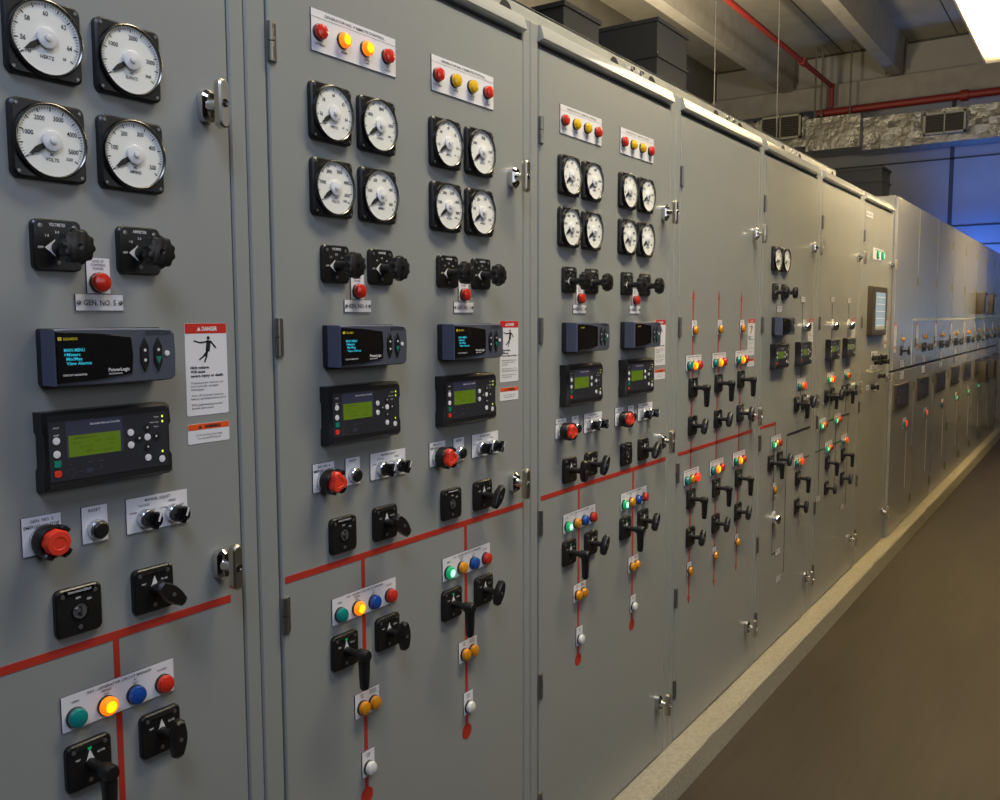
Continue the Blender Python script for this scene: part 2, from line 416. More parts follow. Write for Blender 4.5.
def gen_controller():
    m = MB(); W, H = .208, .113
    P = [(0, -H / 2), (0, -H / 4), (.0025, -H / 5), (.0025, H / 5), (0, H / 4), (0, H / 2), (W - .010, H / 2), (W - .002, H / 2 - .006), (W, H / 4), (W - .0035, H / 5), (W - .0035, -H / 5), (W, -H / 4), (W, -H / 2 + .004), (W - .006, -H / 2)]
    m.prism(P, 0, .0275, 'controller', .005)
    m.prism(rrect(.102, 0, .192, .085, .002), .027, .0282, 'controller_face')
    m.prism(rrect(.0755, .0150, .089, .053, .001), .0281, .0285, 'controller_head')
    m.text('Automatic Gen-set Controller', .092, .0355, .0288, .0034, 'white_ink', w=.048)
    for x, z in ((.0165, .0155), (.0165, -.0035), (.133, .0155), (.133, -.0035), (.1615, .0055), (.1615, -.0265), (.186, -.0315)): m.lathe([(.0053, .028), (.0053, .0292), (0, .0297)], 'plate', 14, x, z)
    m.prism(rrect(.017, -.0175, .0100, .0095, .001), .028, .0292, 'button_green'); m.prism(rrect(.017, -.0315, .0105, .0095, .003), .028, .0292, 'red_cap')
    for x, z in ((.1615, .0205), (.1615, -.0095), (.147, .0055), (.1765, .0055)):
        m.lathe([(.0066, .028), (.0066, .0290), (0, .0293)], 'controller', 14, x, z); m.flat(circ(x, z, .0017, 8), .0297, 'white_ink')
    for x, z in ((.1885, .0355), (.1885, .0275), (.187, -.0195)): m.flat(rrect(x, z, .0026, .0032), .0288, 'led_yellow')
    m.text('Power', .178, .0355, .0287, .0022, 'white_ink'); m.text('Not in Auto', .174, .0275, .0287, .0022, 'white_ink'); m.text('Alarm', .177, .0205, .0287, .0022, 'white_ink')
    m.text('FAULT', .017, .034, .0287, .0022, 'white_ink'); m.text('RESET', .017, .0235, .0287, .0022, 'white_ink')
    # one-line diagram printed under the display
    m.lathe([(.0062, .0284), (.0062, .0287), (.0056, .0287), (.0056, .0284)], 'screw', 18, .036, -.0325)
    for x0, x1 in ((.043, .060), (.069, .083)): m.flat([(x0, -.0327), (x1, -.0327), (x1, -.0323), (x0, -.0323)], .0287, 'screw')
    m.flat(rrect(.0645, -.0325, .009, .008), .0287, 'controller_head'); m.flat(rrect(.083, -.0285, .0006, .008), .0287, 'screw')
    for t, x in (('GEN', .036), ('LOAD', .066), ('MAINS', .083)): m.text(t, x, -.0205, .0287, .0020, 'screw')
    return m
def gen_lcd():
    m = MB(); m.prism(rrect(.0750, .0053, .0815, .0310, .0005), .028, .0289, 'lcd')
    for t, x, z in (('RUNNING  kW  0', .060, .0165), ('Power', .0475, .0100), ('0 kW', .079, .0100), ('PF 0.00', .100, .0100), ('V 0  Hz 0.0', .061, .0035), ('0.0', .101, .0035), ('RPM 0', .0670, -.0035), ('Gen off', .095, -.0045)): m.text(t, x, z, .0291, .0032, 'lcd_ink', bold=.0)
    return m
def estop_plate(n): return plate(.058, .056, [('GEN. NO. %s' % n, .029, .0215, .0045, .034), ('EMERGENCY STOP', .029, .0135, .0045, .052)])
def estop_guard():
    m = MB()
    m.lathe([(.0205, .002), (.0205, .009)], 'silver', 28); m.lathe([(.0205, .009), (.0235, .013), (.0240, .030), (.0215, .034), (.0190, .030)], 'black', 28)
    for a in (55, 235, 310): # shroud lips
        a = math.radians(a); m.prism([(math.cos(a + t) * r, math.sin(a + t) * r) for r, t in ((.021, -.35), (.0255, -.3), (.0265, 0), (.0255, .3), (.021, .35))], .026, .042, 'black', .002)
    return m
def estop_cap(lobes):
    m = MB(); n = 48; L = []
    for i in range(n):
        a = 2 * PI * i / n; k = .0190 + (.0030 * math.cos(3 * a + .6) if lobes else .0004 * math.cos(8 * a)); L.append((k * math.cos(a), k * math.sin(a)))
    def sc(k): return [(x * k, z * k) for x, z in L]
    rings = [(sc(.85), .028), (L, .032), (L, .042), (sc(.88), .0455), (sc(.5), .046), (sc(.46), .0452), (sc(.2), .0452)]
    vs = []; fs = []
    for pl, d in rings: vs += [(p[0], -d, p[1]) for p in pl]
    for r in range(len(rings) - 1):
        for i in range(n): a = r * n + i; b = r * n + (i + 1) % n; fs.append((a, b, b + n, a + n))
    fs.append(tuple(range(6 * n, 7 * n))); m.add(vs, fs, 'red_cap'); return m
def reset_btn():
    m = MB(); m.lathe([(.0150, .002), (.0150, .012), (.0135, .014), (.0122, .014)], 'silver', 24); m.lathe([(.0125, .010), (.0125, .016), (.010, .018), (0, .018)], 'black', 24); return m
def adjust_knob():
    m = MB(); m.lathe([(.0150, .002), (.0150, .014), (.0135, .016), (.012, .016)], 'silver', 24)
    m.lathe([(.0125, .014), (.0128, .030), (.0115, .033), (0, .033)], 'black_gloss', 24)
    m.prism(rrect(0, 0, .0095, .027, .003), .03, .039, 'black_gloss', .002); m.flat(rrect(0, .006, .0032, .014), .0394, 'plate'); return m
def t_handle_base():
    m = MB(); m.prism(rrect(0, 0, .030, .052, .013, 5), 0, .020, 'chrome', .006); m.lathe([(.012, .018), (.0095, .030), (.0095, .040)], 'chrome', 18); return m
def t_handle_bar():
    m = MB(); m.prism(rrect(0, 0, .020, .078, .0095, 6), .038, .052, 'handle_metal', .003)
    m.lathe([(.0065, .0515), (.0065, .0532), (.0045, .0532), (.0042, .0522), (0, .0522)], 'chrome', 16); m.prism(rrect(0, 0, .0015, .005), .052, .0528, 'black_matte'); return m
def hinge():
    m = MB(); m.prism(rrect(.008, 0, .013, .068, .001), 0, .003, 'hinge_metal', .001)
    m.lathe([(0, 0)], 'hinge_metal')
    for z0, z1 in ((-.034, -.001), (.001, .034)): m.tube((0, -.004, z0), (0, -.004, z1), .0062, 'hinge_metal', 14)
    return m
def danger_label():
    m = MB(); W, H = .084, .153
    m.prism(rrect(W / 2, 0, W, H, .003), 0, .0006, 'plate', 0); m.flat(rrect(W / 2, H / 2 - .0085, W - .0012, .0165, .002), .0009, 'danger_red')
    m.text('DANGER', .049, H / 2 - .0088, .0012, .0068, 'plate', w=.031, bold=.04)
    m.flat([(.0235, H / 2 - .0125), (.0315, H / 2 - .0125), (.0275, H / 2 - .0055)], .0012, 'plate')
    def limb(a, b, w=.0017):
        (x0, z0), (x1, z1) = a, b; L = math.hypot(x1 - x0, z1 - z0); nx, nz = -(z1 - z0) / L * w, (x1 - x0) / L * w
        m.flat([(x0 + nx, z0 + nz), (x1 + nx, z1 + nz), (x1 - nx, z1 - nz), (x0 - nx, z0 - nz)], .0010, 'ink_dark')
    m.flat(circ(.046, .0520, .0032, 12), .0010, 'ink_dark')
    for a, b, w in (((.047, .048), (.044, .030), .0042), ((.046, .046), (.028, .0445), .0014), ((.028, .0445), (.017, .048), .0012), ((.050, .047), (.061, .035), .0015), ((.046, .032), (.036, .022), .0020), ((.036, .022), (.027, .016), .0014), ((.043, .031), (.041, .020), .0019), ((.041, .020), (.037, .0115), .0014)): limb(a, b, w)
    z = .0035
    for t in ('High voltage.', 'Will cause', 'severe injury or death.'): m.text(t, .009, z, .0010, .0048, 'ink_dark', align='l', w=.0029 * len(t), bold=.03); z -= .0068
    z -= .005
    for blk in (('Multiple power sources can', 'automatically energize', 'switchgear.'), ('Turn off all power sources', 'before working behind panel.'), ('Only authorized personnel', 'should open panel.')):
        for t in blk: m.text(t, .009, z, .0010, .0036, 'ink', align='l', w=.0025 * len(t), bold=0); z -= .0055
        z -= .0045
    return m
def warning_label():
    m = MB(); W, H = .084, .033
    m.prism(rrect(W / 2, 0, W, H, .002), 0, .0006, 'plate'); m.flat(rrect(W / 2, H / 2 - .0052, W - .0012, .0098, .001), .0009, 'warn_orange')
    m.text('WARNING', .049, H / 2 - .0052, .0012, .0052, 'ink_dark', w=.033, bold=.04); m.flat([(.0205, H / 2 - .0082), (.0275, H / 2 - .0082), (.024, H / 2 - .0022)], .0012, 'ink_dark')
    m.text('Do Not Open Panel Under Voltage', .042, -.0025, .0010, .0032, 'ink', w=.052, bold=0); m.text('Recommended PPE Required', .042, -.0080, .0010, .0032, 'ink', w=.046, bold=0)
    return m

# ------------------------------------------------------------------ cabinets of the near row
PADZ = .1
GROUP = 'switchgear cabinets'
BND = [.150, 1.070, 1.990, 2.920, 3.838, 4.757, 5.717, 6.640]
DL = [.205, 1.121, 2.032, 2.966, 3.876, 4.812, 5.770]
DR = [1.031, 1.953, 2.873, 3.800, 4.702, 5.668, 6.612]
CLAB = ['nearest grey switchgear cabinet at the left edge, marked GEN. NO. 5',
        'grey switchgear cabinet with two lit amber header lamps, second from the left',
        'grey switchgear cabinet with eight dial gauges and no lit amber lamp',
        'grey switchgear cabinet with three red mimic feeder lines ending in arrows',
        'grey switchgear cabinet with a single pair of small dial gauges and a green line',
        'grey switchgear cabinet with two small black controllers side by side and no gauges',
        'grey switchgear cabinet with a tall touch screen, just before the taller metallic cabinets']
CAB = []; DOOR = []
def line_part(c, rects, m, name='mimic_line', label=None, arrows=(), discs=()):
    b = MB()
    x0 = min([r[0] for r in rects]); z0 = min([r[2] for r in rects])
    for a, bb, z, zz in rects: b.prism([(a - x0, z - z0), (bb - x0, z - z0), (bb - x0, zz - z0), (a - x0, zz - z0)], 0, .0007, m)
    for x, z, h, s in arrows: b.prism([(x - x0 - .012, z - z0), (x - x0 + .012, z - z0), (x - x0, z - z0 + s * h)], 0, .0009, m)
    for x, z, r in discs: b.prism(circ(x - x0, z - z0, r, 24), 0, .0010, m)
    y = WLY(c)
    return node(name, b.mesh(name), (x0, y, z0), c, label=label)
FRONT = {}
def WLY(c): return FRONT[c.name]
for i in range(7):
    ul, ur, dl, dr = BND[i], BND[i + 1], DL[i], DR[i]
    c = thing('switchgear_cabinet', (ul, 0, PADZ), CLAB[i], 'electrical cabinet', None); FRONT[c.name] = 0.0
    CAB.append(c)
    b = MB(); b.box(.001, ur - ul - .001, .02, 2.2, 0, 2.40 - PADZ, 'paint_side')
    b.box(dl - ul - .003, dr - ul + .003, .0195, .022, .003, 2.25, 'gap')
    for x0, x1 in ((.0012, dl - ul - .004), (dr - ul + .004, ur - ul - .0012)):
        b.prism([(x0, 0), (x1, 0), (x1, 2.302), (x0, 2.302)], -.021, -.001, 'paint', .003)
    b.prism([(dl - ul - .004, 2.262), (dr - ul + .004, 2.262), (dr - ul + .004, 2.30), (dl - ul - .004, 2.30)], -.021, -.006, 'paint', .002)
    node('cabinet_body', b.mesh('cabinet_body'), (ul, 0, PADZ), c)
    # sloping drip hood above the door
    h = MB(); xa, xb = dl - ul + .000, dr - ul + .000
    h.extr_x([(.004, 2.3025), (-.004, 2.3005), (-.0135, 2.270), (-.0135, 2.267), (.004, 2.260)], xa, xb, 'lip_lit')
    node('drip_hood', h.mesh('drip_hood', 20), (ul, 0, PADZ), c)
    if i < 6:
        r = MB(); a, bb = 0, ur - ul - .003; y = .13
        r.box(a, bb, y, y + .006, 2.302, 2.412, 'rail_paint'); r.box(a, bb, y, y + .05, 2.407, 2.413, 'rail_paint')
        for hx in (.21, ur - ul - .08):
            r.add([(hx + .03 * math.cos(t), y - .0006, 2.374 + .026 * math.sin(t)) for t in [2 * PI * k / 24 for k in range(24)]], [tuple(range(24))], 'gap')
        for bx in (.045, .115): r.lathe([(.010, 0), (.010, .004), (.006, .006), (.006, .012), (0, .012)], 'chrome', 8, bx, 2.389)
        k = len(r.v)
        # bolts were turned about the door plane; shift them onto the rail
        r.v = [(v[0], v[1] + (y if v[1] <= .0001 and v[1] >= -.0121 and abs(v[2] - 2.389) < .0101 and (abs(v[0] - .045) < .0101 or abs(v[0] - .115) < .0101) else 0), v[2]) for v in r.v]
        node('lifting_rail', r.mesh('lifting_rail'), (ul - .13, 0, PADZ), c)
    d = MB(); w = dr - dl
    d.prism([(0, 0), (w, 0), (w, 2.238), (0, 2.238)], -.018, 0, 'paint', .0028)
    dd = node('door', d.mesh('door'), (dl, 0, PADZ + .005), c); DOOR.append(dd)
    for z in (2.138, 1.618, 1.099, .642, .300):
        node('hinge', shared('hinge', hinge), (dl + .003, 0, z), dd, label='bare metal hinge')
    hx = dr - (.05 if i == 0 else .055)
    for z in (1.998, 1.232, .308):
        node('handle_base', shared('handle_base', t_handle_base), (hx, 0, z), dd, label='chrome handle base')
        node('door_handle', shared('door_handle', t_handle_bar), (hx, 0, z), dd, label='chrome T-shaped door handle')

def gauge(c, kind, x, z):
    g = node('analog_gauge', shared('analog_gauge', gauge_body), (x, WLY(c), z), c, label='black square bezel of a round white %s dial gauge' % kind)
    node('dial_face', shared('dial_' + kind, lambda: gauge_dial(kind)), (x, WLY(c), z), g, label='white dial face marked in %s' % kind)
    node('needle', shared('needle', gauge_needle), (x, WLY(c), z), g)
def selector(c, kind, x, z, rot=0):
    p = node('selector_switch', shared('sel_' + kind, lambda: sw_plate(kind)), (x, WLY(c), z), c, label='black %s selector switch with a lobed knob' % kind.lower())
    node('knob', shared('lobed_knob', lobed_knob), (x + .036, WLY(c), z - .004), p, roty=rot)
def control(c, kind, x, z, rot=0, text=None):
    if kind == 'socket':
        node('key_switch', shared('socket_plate', socket_plate), (x, WLY(c), z), c, label='black switch plate with an empty round socket'); return
    t = text or {'pistol': 'BREAKER CONTROL', 'oval': 'SELECTOR'}[kind]
    p = node('control_switch', shared('ctl_' + t, lambda: sw_plate(t)), (x, WLY(c), z), c, label='black control switch with a %s handle' % {'pistol': 'downward pistol grip', 'oval': 'oval'}[kind])
    node('handle', shared(kind, pistol_grip if kind == 'pistol' else oval_handle), (x + .036, WLY(c), z), p, roty=rot)
def plated(c, name, key, fn, x, z, lamps=(), label=None, r=.0145, rk='lamp_'):
    p = node(name, shared(key, fn), (x, WLY(c), z), c, label=label)
    for col, lx, lz in lamps:
        node('lamp_lens', shared('%s%s%d' % (rk, col, int(r * 1e4)), lambda: lamp(col, r)), (x + lx, WLY(c) - .002, z + lz), p, label=LNAME[col])
    return p

def meter_window_off():
    m = MB(); P = [(.004, -.036), (.004, .036), (.06, .034), (.116, .0285), (.1185, 0), (.116, -.0265), (.06, -.0335)]
    m.prism(P, .049, .0524, 'black_gloss', .001); m.text('SQUARE D', .018, .0265, .0528, .0038, 'yellow_text', w=.021, align='l'); return m
def column(c, o, n, head, low, dark=False, sel=('socket', 'oval'), rots=(0, 0, 0), lob=True):
    """one generator column; o = left edge of its switch plates"""
    if head:
        tg = [('NOT READY', .022), ('ALARM', .086), ('NOT IN/AUTO', .150), ('PRE/FAILURE', .212)]
        p = plated(c, 'indicator_plate', 'headplate' + n, lambda: plate(.238, .077, [('GENERATOR NO. %s REMOTE CONTROL' % n, .119, .0305, .0050, .168)] + [(q, x, -.024 - .0055 * k, .0036) for t, x in tg for k, q in enumerate(t.split('/'))], [(0, .238, .0235)]),
                   o - .012, 2.186, [(cc, lx, -.003) for cc, lx in zip(head, (.019, .082, .146, .209))], 'white header plate with four round lamps')
    for k, (kind, dx, z) in enumerate((('hertz', .0300, 2.038), ('kilowatts', .1600, 2.038), ('volts', .0300, 1.899), ('amperes', .1600, 1.899))): gauge(c, kind, o + dx, z)
    selector(c, 'VOLTMETER', o, 1.756, .1); selector(c, 'AMMETER', o + .131, 1.756, .3)
    plated(c, 'indicator_plate', 'lossplate', lambda: plate(.038, .053, [('LOSS OF', .019, .0215, .0036), ('CONTROL', .019, .0160, .0036), ('POWER', .019, .0105, .0036)]), o + .081, 1.7155, [('red', .019, -.010)], 'small white plate with one red lamp')
    plated(c, 'nameplate', 'genplate' + n, lambda: plate(.077, .0245, [('GEN. NO. %s' % n, .0385, 0, .0085, .052)], screws=True), o + .062, 1.676, (), 'white engraved nameplate reading GEN. NO. %s' % n)
    p = node('power_meter', shared('power_meter', power_meter), (o + .0, 0, 1.598), c, label='slate grey power meter with a dark display')
    node('display_window', shared('meter_window_off', meter_window_off) if dark else shared('meter_window', meter_window), (o, 0, 1.598), p, label='black glossy unlit display' if dark else 'black glossy display showing cyan menu text'); node('keypad', shared('meter_keys', meter_keys), (o, 0, 1.598), p, label='black keypad')
    p = node('generator_controller', shared('gen_controller', gen_controller), (o - .008, 0, 1.4645), c, label='black controller with white round buttons')
    node('lcd_screen', shared('gen_lcd', gen_lcd), (o - .008, 0, 1.4645), p, label='green backlit screen')
    p = node('emergency_stop', shared('estopplate' + n, lambda: estop_plate(n)), (o - .033, 0, 1.345), c, label='white plate of the emergency stop button')
    ex, ez = o - .003, 1.338
    node('guard_ring', shared('estop_guard', estop_guard), (ex, 0, ez), p, label='black guard ring'); node('push_button', shared('estop_cap%d' % lob, lambda: estop_cap(lob)), (ex, 0, ez), p, label='red mushroom push button')
    p = node('reset_button', shared('resetplate', lambda: plate(.042, .056, [('RESET', .021, .0215, .0045, .020)])), (o + .056, 0, 1.345), c, label='white plate reading RESET')
    node('push_button', shared('reset_btn', reset_btn), (o + .0785, 0, 1.337), p, label='black push button in a silver ring')
    p = node('manual_adjust_plate', shared('adjplate', lambda: plate(.112, .056, [('MANUAL ADJUST', .056, .0215, .0045, .046), ('VOLTAGE', .031, .0135, .0038, .020), ('SPEED', .083, .0135, .0038, .014), ('LOWER', .012, .004, .0028), ('RAISE', .047, .004, .0028), ('LOWER', .066, .004, .0028), ('RAISE', .100, .004, .0028)])), (o + .129, 0, 1.345), c, label='white plate with two black turning knobs')
    for kx in (.032, .083): node('knob', shared('adjust_knob', adjust_knob), (o + .129 + kx, 0, 1.338), p, roty=.35, label='black turning knob in a silver ring')
    control(c, sel[0], o + .007, 1.222, rots[0], 'GOVERNOR CONTROL' if sel[0] == 'oval' else None); control(c, sel[1], o + .133, 1.222, rots[1], 'SYNC SELECTOR')
    p = plated(c, 'indicator_plate', 'lowplate', lambda: lamp_row_plate(.192, .055, ('52G - GENERATOR CIRCUIT BREAKER', .0215, .0040, .110), [('OPEN', .022), ('TRIPPED/OUT', .072), ('IN/TEST', .121), ('CLOSED', .170)], .0150), o + .011, 1.0695, [(cc, lx, -.0085) for cc, lx in zip(low, (.021, .071, .120, .171))], 'white plate with four round lamps')
    control(c, 'pistol', o + (.012 if n == '5' else .006), .984, 0); control(c, 'oval', o + .136, .984, rots[2], 'CONTROL SELECTOR')
    plated(c, 'indicator_plate', 'amber2', lambda: plate(.074, .053, [('DIFF', .021, .021, .0036), ('TRIP', .021, .0155, .0036), ('BREAKER', .054, .021, .0036), ('TROUBLE', .054, .0155, .0036)], ()), o + .071, .852, [('amber', .021, -.0065), ('amber', .054, -.0065)], 'small white plate with two amber lamps')
    plated(c, 'indicator_plate', 'white1', lambda: plate(.038, .057, [('LAMP', .019, .020, .0036), ('TEST', .019, .0145, .0036)]), o + .089, .719, [('white', .019, -.010)], 'small white plate with one white lamp')
    line_part(c, [(o + .099, o + .109, .660, 1.158)], 'red_line', label='red painted vertical mimic line ending in a disc', discs=[(o + .104, .648, .0185)])
R_ = math.radians
column(CAB[0], .679, '5', None, ('teal', 'yellowlit', 'blue', 'red'), rots=(0, R_(-50), R_(5)), lob=False)
column(CAB[1], 1.236, '4', ('red', 'yellowlit', 'yellowlit', 'red'), ('teal', 'yellowlit', 'blue', 'red'), rots=(0, R_(-40), R_(0)))
column(CAB[1], 1.593, '3', ('red', 'yellow', 'yellow', 'red'), ('greenlit', 'amber', 'blue', 'red'), rots=(0, R_(38), R_(25)))
column(CAB[2], 2.148, '2', dark=True, head=('red', 'yellow', 'yellow', 'red'), low=('greenlit', 'amber', 'blue', 'red'), sel=('oval', 'oval'), rots=(R_(0), R_(30), R_(28)))
column(CAB[2], 2.508, '1', dark=True, head=('red', 'yellow', 'yellow', 'red'), low=('greenlit', 'amber', 'blue', 'red'), rots=(0, R_(40), R_(28)))
for c, x, x1 in ((CAB[0], .207, 1.003), (CAB[1], 1.129, 1.951), (CAB[2], 2.041, 2.866), (CAB[3], 2.974, 3.784), (CAB[4], 3.893, 4.113)):
    line_part(c, [(x, x1, 1.158, 1.171)], 'red_line', label='red painted horizontal mimic bus line')
for c, x in ((CAB[0], .927), (CAB[1], 1.845), (CAB[2], 2.767), (CAB[3], 3.698), (CAB[4], 4.612), (CAB[5], 5.534), (CAB[6], 6.462)):
    node('danger_label', shared('danger_label', danger_label), (x, 0, 1.5675), c, label='white DANGER label with a red header and a shocked figure')
    node('warning_label', shared('warning_label', warning_label), (x, 0, 1.4605), c, label='small white WARNING label with an orange header')

def lamp3(c, x, z, cols, key='three', w=.146, h=.056):
    plated(c, 'indicator_plate', key, lambda: plate(w, h, [('FEEDER CIRCUIT BREAKER', w / 2, .0215, .0040, w * .8), ('OPEN', .028, .013, .0034), ('TRIP', w / 2, .013, .0034), ('CLOSED', w - .028, .013, .0034)]),
           x, z, [(cc, lx, -.010) for cc, lx in zip(cols, (.026, w / 2, w - .026))], 'white plate with three round lamps', r=.016)
def lamp1(c, x, z, col='amber', w=.048, h=.056):
    plated(c, 'indicator_plate', 'one%d' % int(w * 1000), lambda: plate(w, h, [('RELAY', w / 2, .020, .0040), ('TRIP', w / 2, .0140, .0040)]), x, z, [(col, w / 2, -.008)], 'small white plate with one amber lamp', r=.016)
# feeder cabinet
c = CAB[3]
for f, l2 in ((3.062, ('teal', 'amber', 'redlit')), (3.320, ('teal', 'yellowlit', 'red')), (3.576, ('teal', 'yellowlit', 'red'))):
    u = f + .034
    line_part(c, [(u - .0045, u + .0045, .612, 1.725)], 'red_line', label='red painted vertical mimic line with an arrow at each end', arrows=[(u, 1.718, .034, 1), (u, .615, .028, -1)])
    lamp1(c, f + .018, 1.613); lamp3(c, f - .031, 1.487, ('teal', 'yellowlit', 'red')); lamp3(c, f - .036, 1.069, l2)
    control(c, 'pistol', f, 1.397); control(c, 'oval', f, 1.257, R_(25), 'TRANSFER'); control(c, 'pistol', f - .004, .986); control(c, 'oval', f - .004, .844, R_(25), 'TRANSFER')
    lamp1(c, f + .010, .722, 'amber', .040, .052)
# cabinet with one gauge pair
def tag(c, x, z, w=.072, h=.027):
    plated(c, 'nameplate', 'tag%d%d' % (w * 1000, h * 1000), lambda: plate(w, h, [('FEEDER', w / 2, .004, .006, w * .7), ('NO. 2', w / 2, -.006, .005, w * .4)]), x, z, (), 'small white engraved nameplate')
def round_cap():
    m = MB(); m.prism(rrect(0, .012, .040, .050, .002), 0, .002, 'plate'); m.lathe([(.024, .002), (.025, .020), (.020, .030), (.010, .034), (0, .035)], 'chrome', 24); return m
def meterset(c, o):
    p = node('power_meter', shared('power_meter', power_meter), (o, 0, 1.611), c, label='slate grey power meter with a dark display')
    node('display_window', shared('meter_window_off', meter_window_off), (o, 0, 1.611), p, label='black glossy unlit display'); node('keypad', shared('meter_keys', meter_keys), (o, 0, 1.611), p, label='black keypad')
def controller(c, x, z=1.475):
    p = node('generator_controller', shared('gen_controller', gen_controller), (x, 0, z), c, label='black controller with white round buttons')
    node('lcd_screen', shared('gen_lcd', gen_lcd), (x, 0, z), p, label='green backlit screen')
c = CAB[4]
gauge(c, 'volts', 4.040, 1.911); gauge(c, 'amperes', 4.172, 1.911)
selector(c, 'VOLTMETER', 4.008, 1.766, .1); selector(c, 'AMMETER', 4.142, 1.766, .3)
tag(c, 4.078, 1.688); meterset(c, 4.012); controller(c, 4.000); controller(c, 4.386)
tag(c, 4.463, 1.737); node('silver_cap', shared('round_cap', round_cap), (4.530, 0, 1.602), c, label='round polished silver cap on a white plate')
line_part(c, [(4.497, 4.504, 1.16, 1.722)], 'black_line', label='black painted vertical mimic line')
line_part(c, [(4.302, 4.694, 1.083, 1.094), (4.288, 4.295, .42, 1.094)], 'black_line', label='black painted bent mimic line')
line_part(c, [(4.095, 4.103, .55, 1.07), (4.095, 4.20, .545, .552)], 'black_line', label='black painted vertical mimic line'); line_part(c, [(4.106, 4.113, 1.05, 1.158)], 'red_line', label='red painted drop line')
line_part(c, [(4.50, 4.690, .935, .944)], 'green_line', label='green painted mimic line')
lamp3(c, 4.430, 1.322, ('teal', 'amber', 'redlit')); lamp3(c, 4.041, 1.080, ('greenlit', 'amber', 'red')); lamp3(c, 4.419, .943, ('teal', 'amber', 'redlit'))
control(c, 'pistol', 4.390, 1.230); control(c, 'oval', 4.518, 1.230, R_(25), 'TRANSFER')
control(c, 'pistol', 4.004, .990); control(c, 'oval', 4.138, .990, R_(25), 'TRANSFER')
control(c, 'pistol', 4.445, .854); control(c, 'oval', 4.441, .714, R_(15), 'TRANSFER')
lamp1(c, 4.084, .862, 'amber', .040, .052); node('silver_cap', shared('round_cap', round_cap), (4.110, 0, .715), c, label='round polished silver cap on a white plate')
tag(c, 4.150, .545); tag(c, 4.165, .410)
c = CAB[5]
for o, cc in ((4.950, ('greenlit', 'yellowlit', 'redlit')), (5.320, ('teal', 'amber', 'red'))):
    tag(c, o + .085, 1.745); controller(c, o); node('silver_cap', shared('round_cap', round_cap), (o + .135, 0, 1.602), c, label='round polished silver cap on a white plate')
    line_part(c, [(o + .118, o + .125, 1.10, 1.722)], 'black_line', label='black painted vertical mimic line'); lamp3(c, o + .045, 1.322, cc)
    control(c, 'pistol', o + .006, 1.226); control(c, 'oval', o + .125, 1.226, R_(20), 'TRANSFER')
line_part(c, [(5.053, 5.534, 1.076, 1.087)], 'black_line', label='black painted horizontal mimic bus line')
line_part(c, [(5.510, 5.518, .54, 1.076)], 'black_line', label='black painted vertical mimic line'); line_part(c, [(4.886, 4.893, .70, 1.06)], 'black_line', label='black painted vertical mimic line'); line_part(c, [(5.226, 5.234, .70, 1.06)], 'black_line', label='black painted vertical mimic line')
line_part(c, [(4.812, 5.36, .935, .944)], 'green_line', label='green painted horizontal mimic line')
lamp3(c, 4.862, 1.082, ('greenlit', 'amber', 'red')); lamp3(c, 5.172, 1.082, ('greenlit', 'amber', 'red'))
lamp3(c, 4.995, .943, ('greenlit', 'amber', 'red')); lamp3(c, 5.348, .943, ('teal', 'amber', 'redlit'))
for x in (5.012, 5.366): control(c, 'pistol', x, .854); control(c, 'oval', x - .004, .714, R_(20), 'TRANSFER')
tag(c, 4.843, .68); tag(c, 5.388, .539)
# touch screen cabinet
c = CAB[6]
def hmi():
    m = MB(); W, H = .45, .315
    m.prism(rrect(W / 2, 0, W, H, .006), 0, .030, 'frame_brown', .006); return m
def hmi_scr():
    m = MB(); m.prism(rrect(.24, 0, .285, .238, .002), .029, .0312, 'hmi_screen')
    for k in range(5): m.flat(rrect(.24, .09 - k * .045, .27, .0035), .0316, 'white_ink')
    m.flat(rrect(.24, -.108, .28, .018), .0316, 'grille_frame'); return m
p = node('touch_screen', hmi().mesh('touch_screen'), (5.925, 0, 1.687), c, label='dark brown framed touch screen'); node('screen', hmi_scr().mesh('screen'), (5.925, 0, 1.687), p, label='pale blue lit screen')
plated(c, 'nameplate', 'bigtag', lambda: plate(.19, .036, [('MASTER CONTROL', .095, 0, .012, .15)]), 5.80, 2.276, (), 'white engraved nameplate')
plated(c, 'indicator_plate', 'greenpl', lambda: plate(.33, .074, [('SYSTEM STATUS', .165, .024, .010, .2)]), 6.018, 2.050, [('greenlit', .14, -.004), ('greenlit', .28, -.004)], 'white plate with two glowing green lamps', r=.026)
for x, z, w, h in ((6.060, 1.412, .19, .040), (6.060, 1.330, .19, .030), (5.945, 1.205, .10, .035), (6.200, 1.195, .12, .050)):
    plated(c, 'nameplate', 'pl%d' % (x * 1000 + z * 1000), lambda: plate(w, h, [('SELECT', w / 2, 0, h * .3, w * .6)]), x, z, (), 'white engraved nameplate')
def small_knob():
    m = MB(); m.lathe([(.018, 0), (.018, .01), (.014, .014), (.014, .034), (0, .036)], 'black', 20); m.prism(rrect(0, 0, .008, .032, .003), .034, .046, 'black', .002); return m
for x, z in ((6.115, 1.388), (6.215, 1.386), (6.36, 1.386), (6.19, 1.356), (6.44, 1.352), (6.32, 1.262), (6.125, 1.200)):
    node('selector_knob', shared('small_knob', small_knob), (x, 0, z), c, label='small black turning knob')
m = MB(); m.tube((0, -.04, 0), (.28, -.04, 0), .007, 'handle_metal')
for x in (.02, .26): m.tube((x, 0, 0), (x, -.04, 0), .006, 'handle_metal')
node('grab_bar', m.mesh('grab_bar'), (5.96, 0, 1.308), c, label='thin bare metal bar')

def tall_hinge():
    m = MB(); m.tube((0, -.002, -.035), (0, -.002, .035), .007, 'hinge_brass', 12); return m
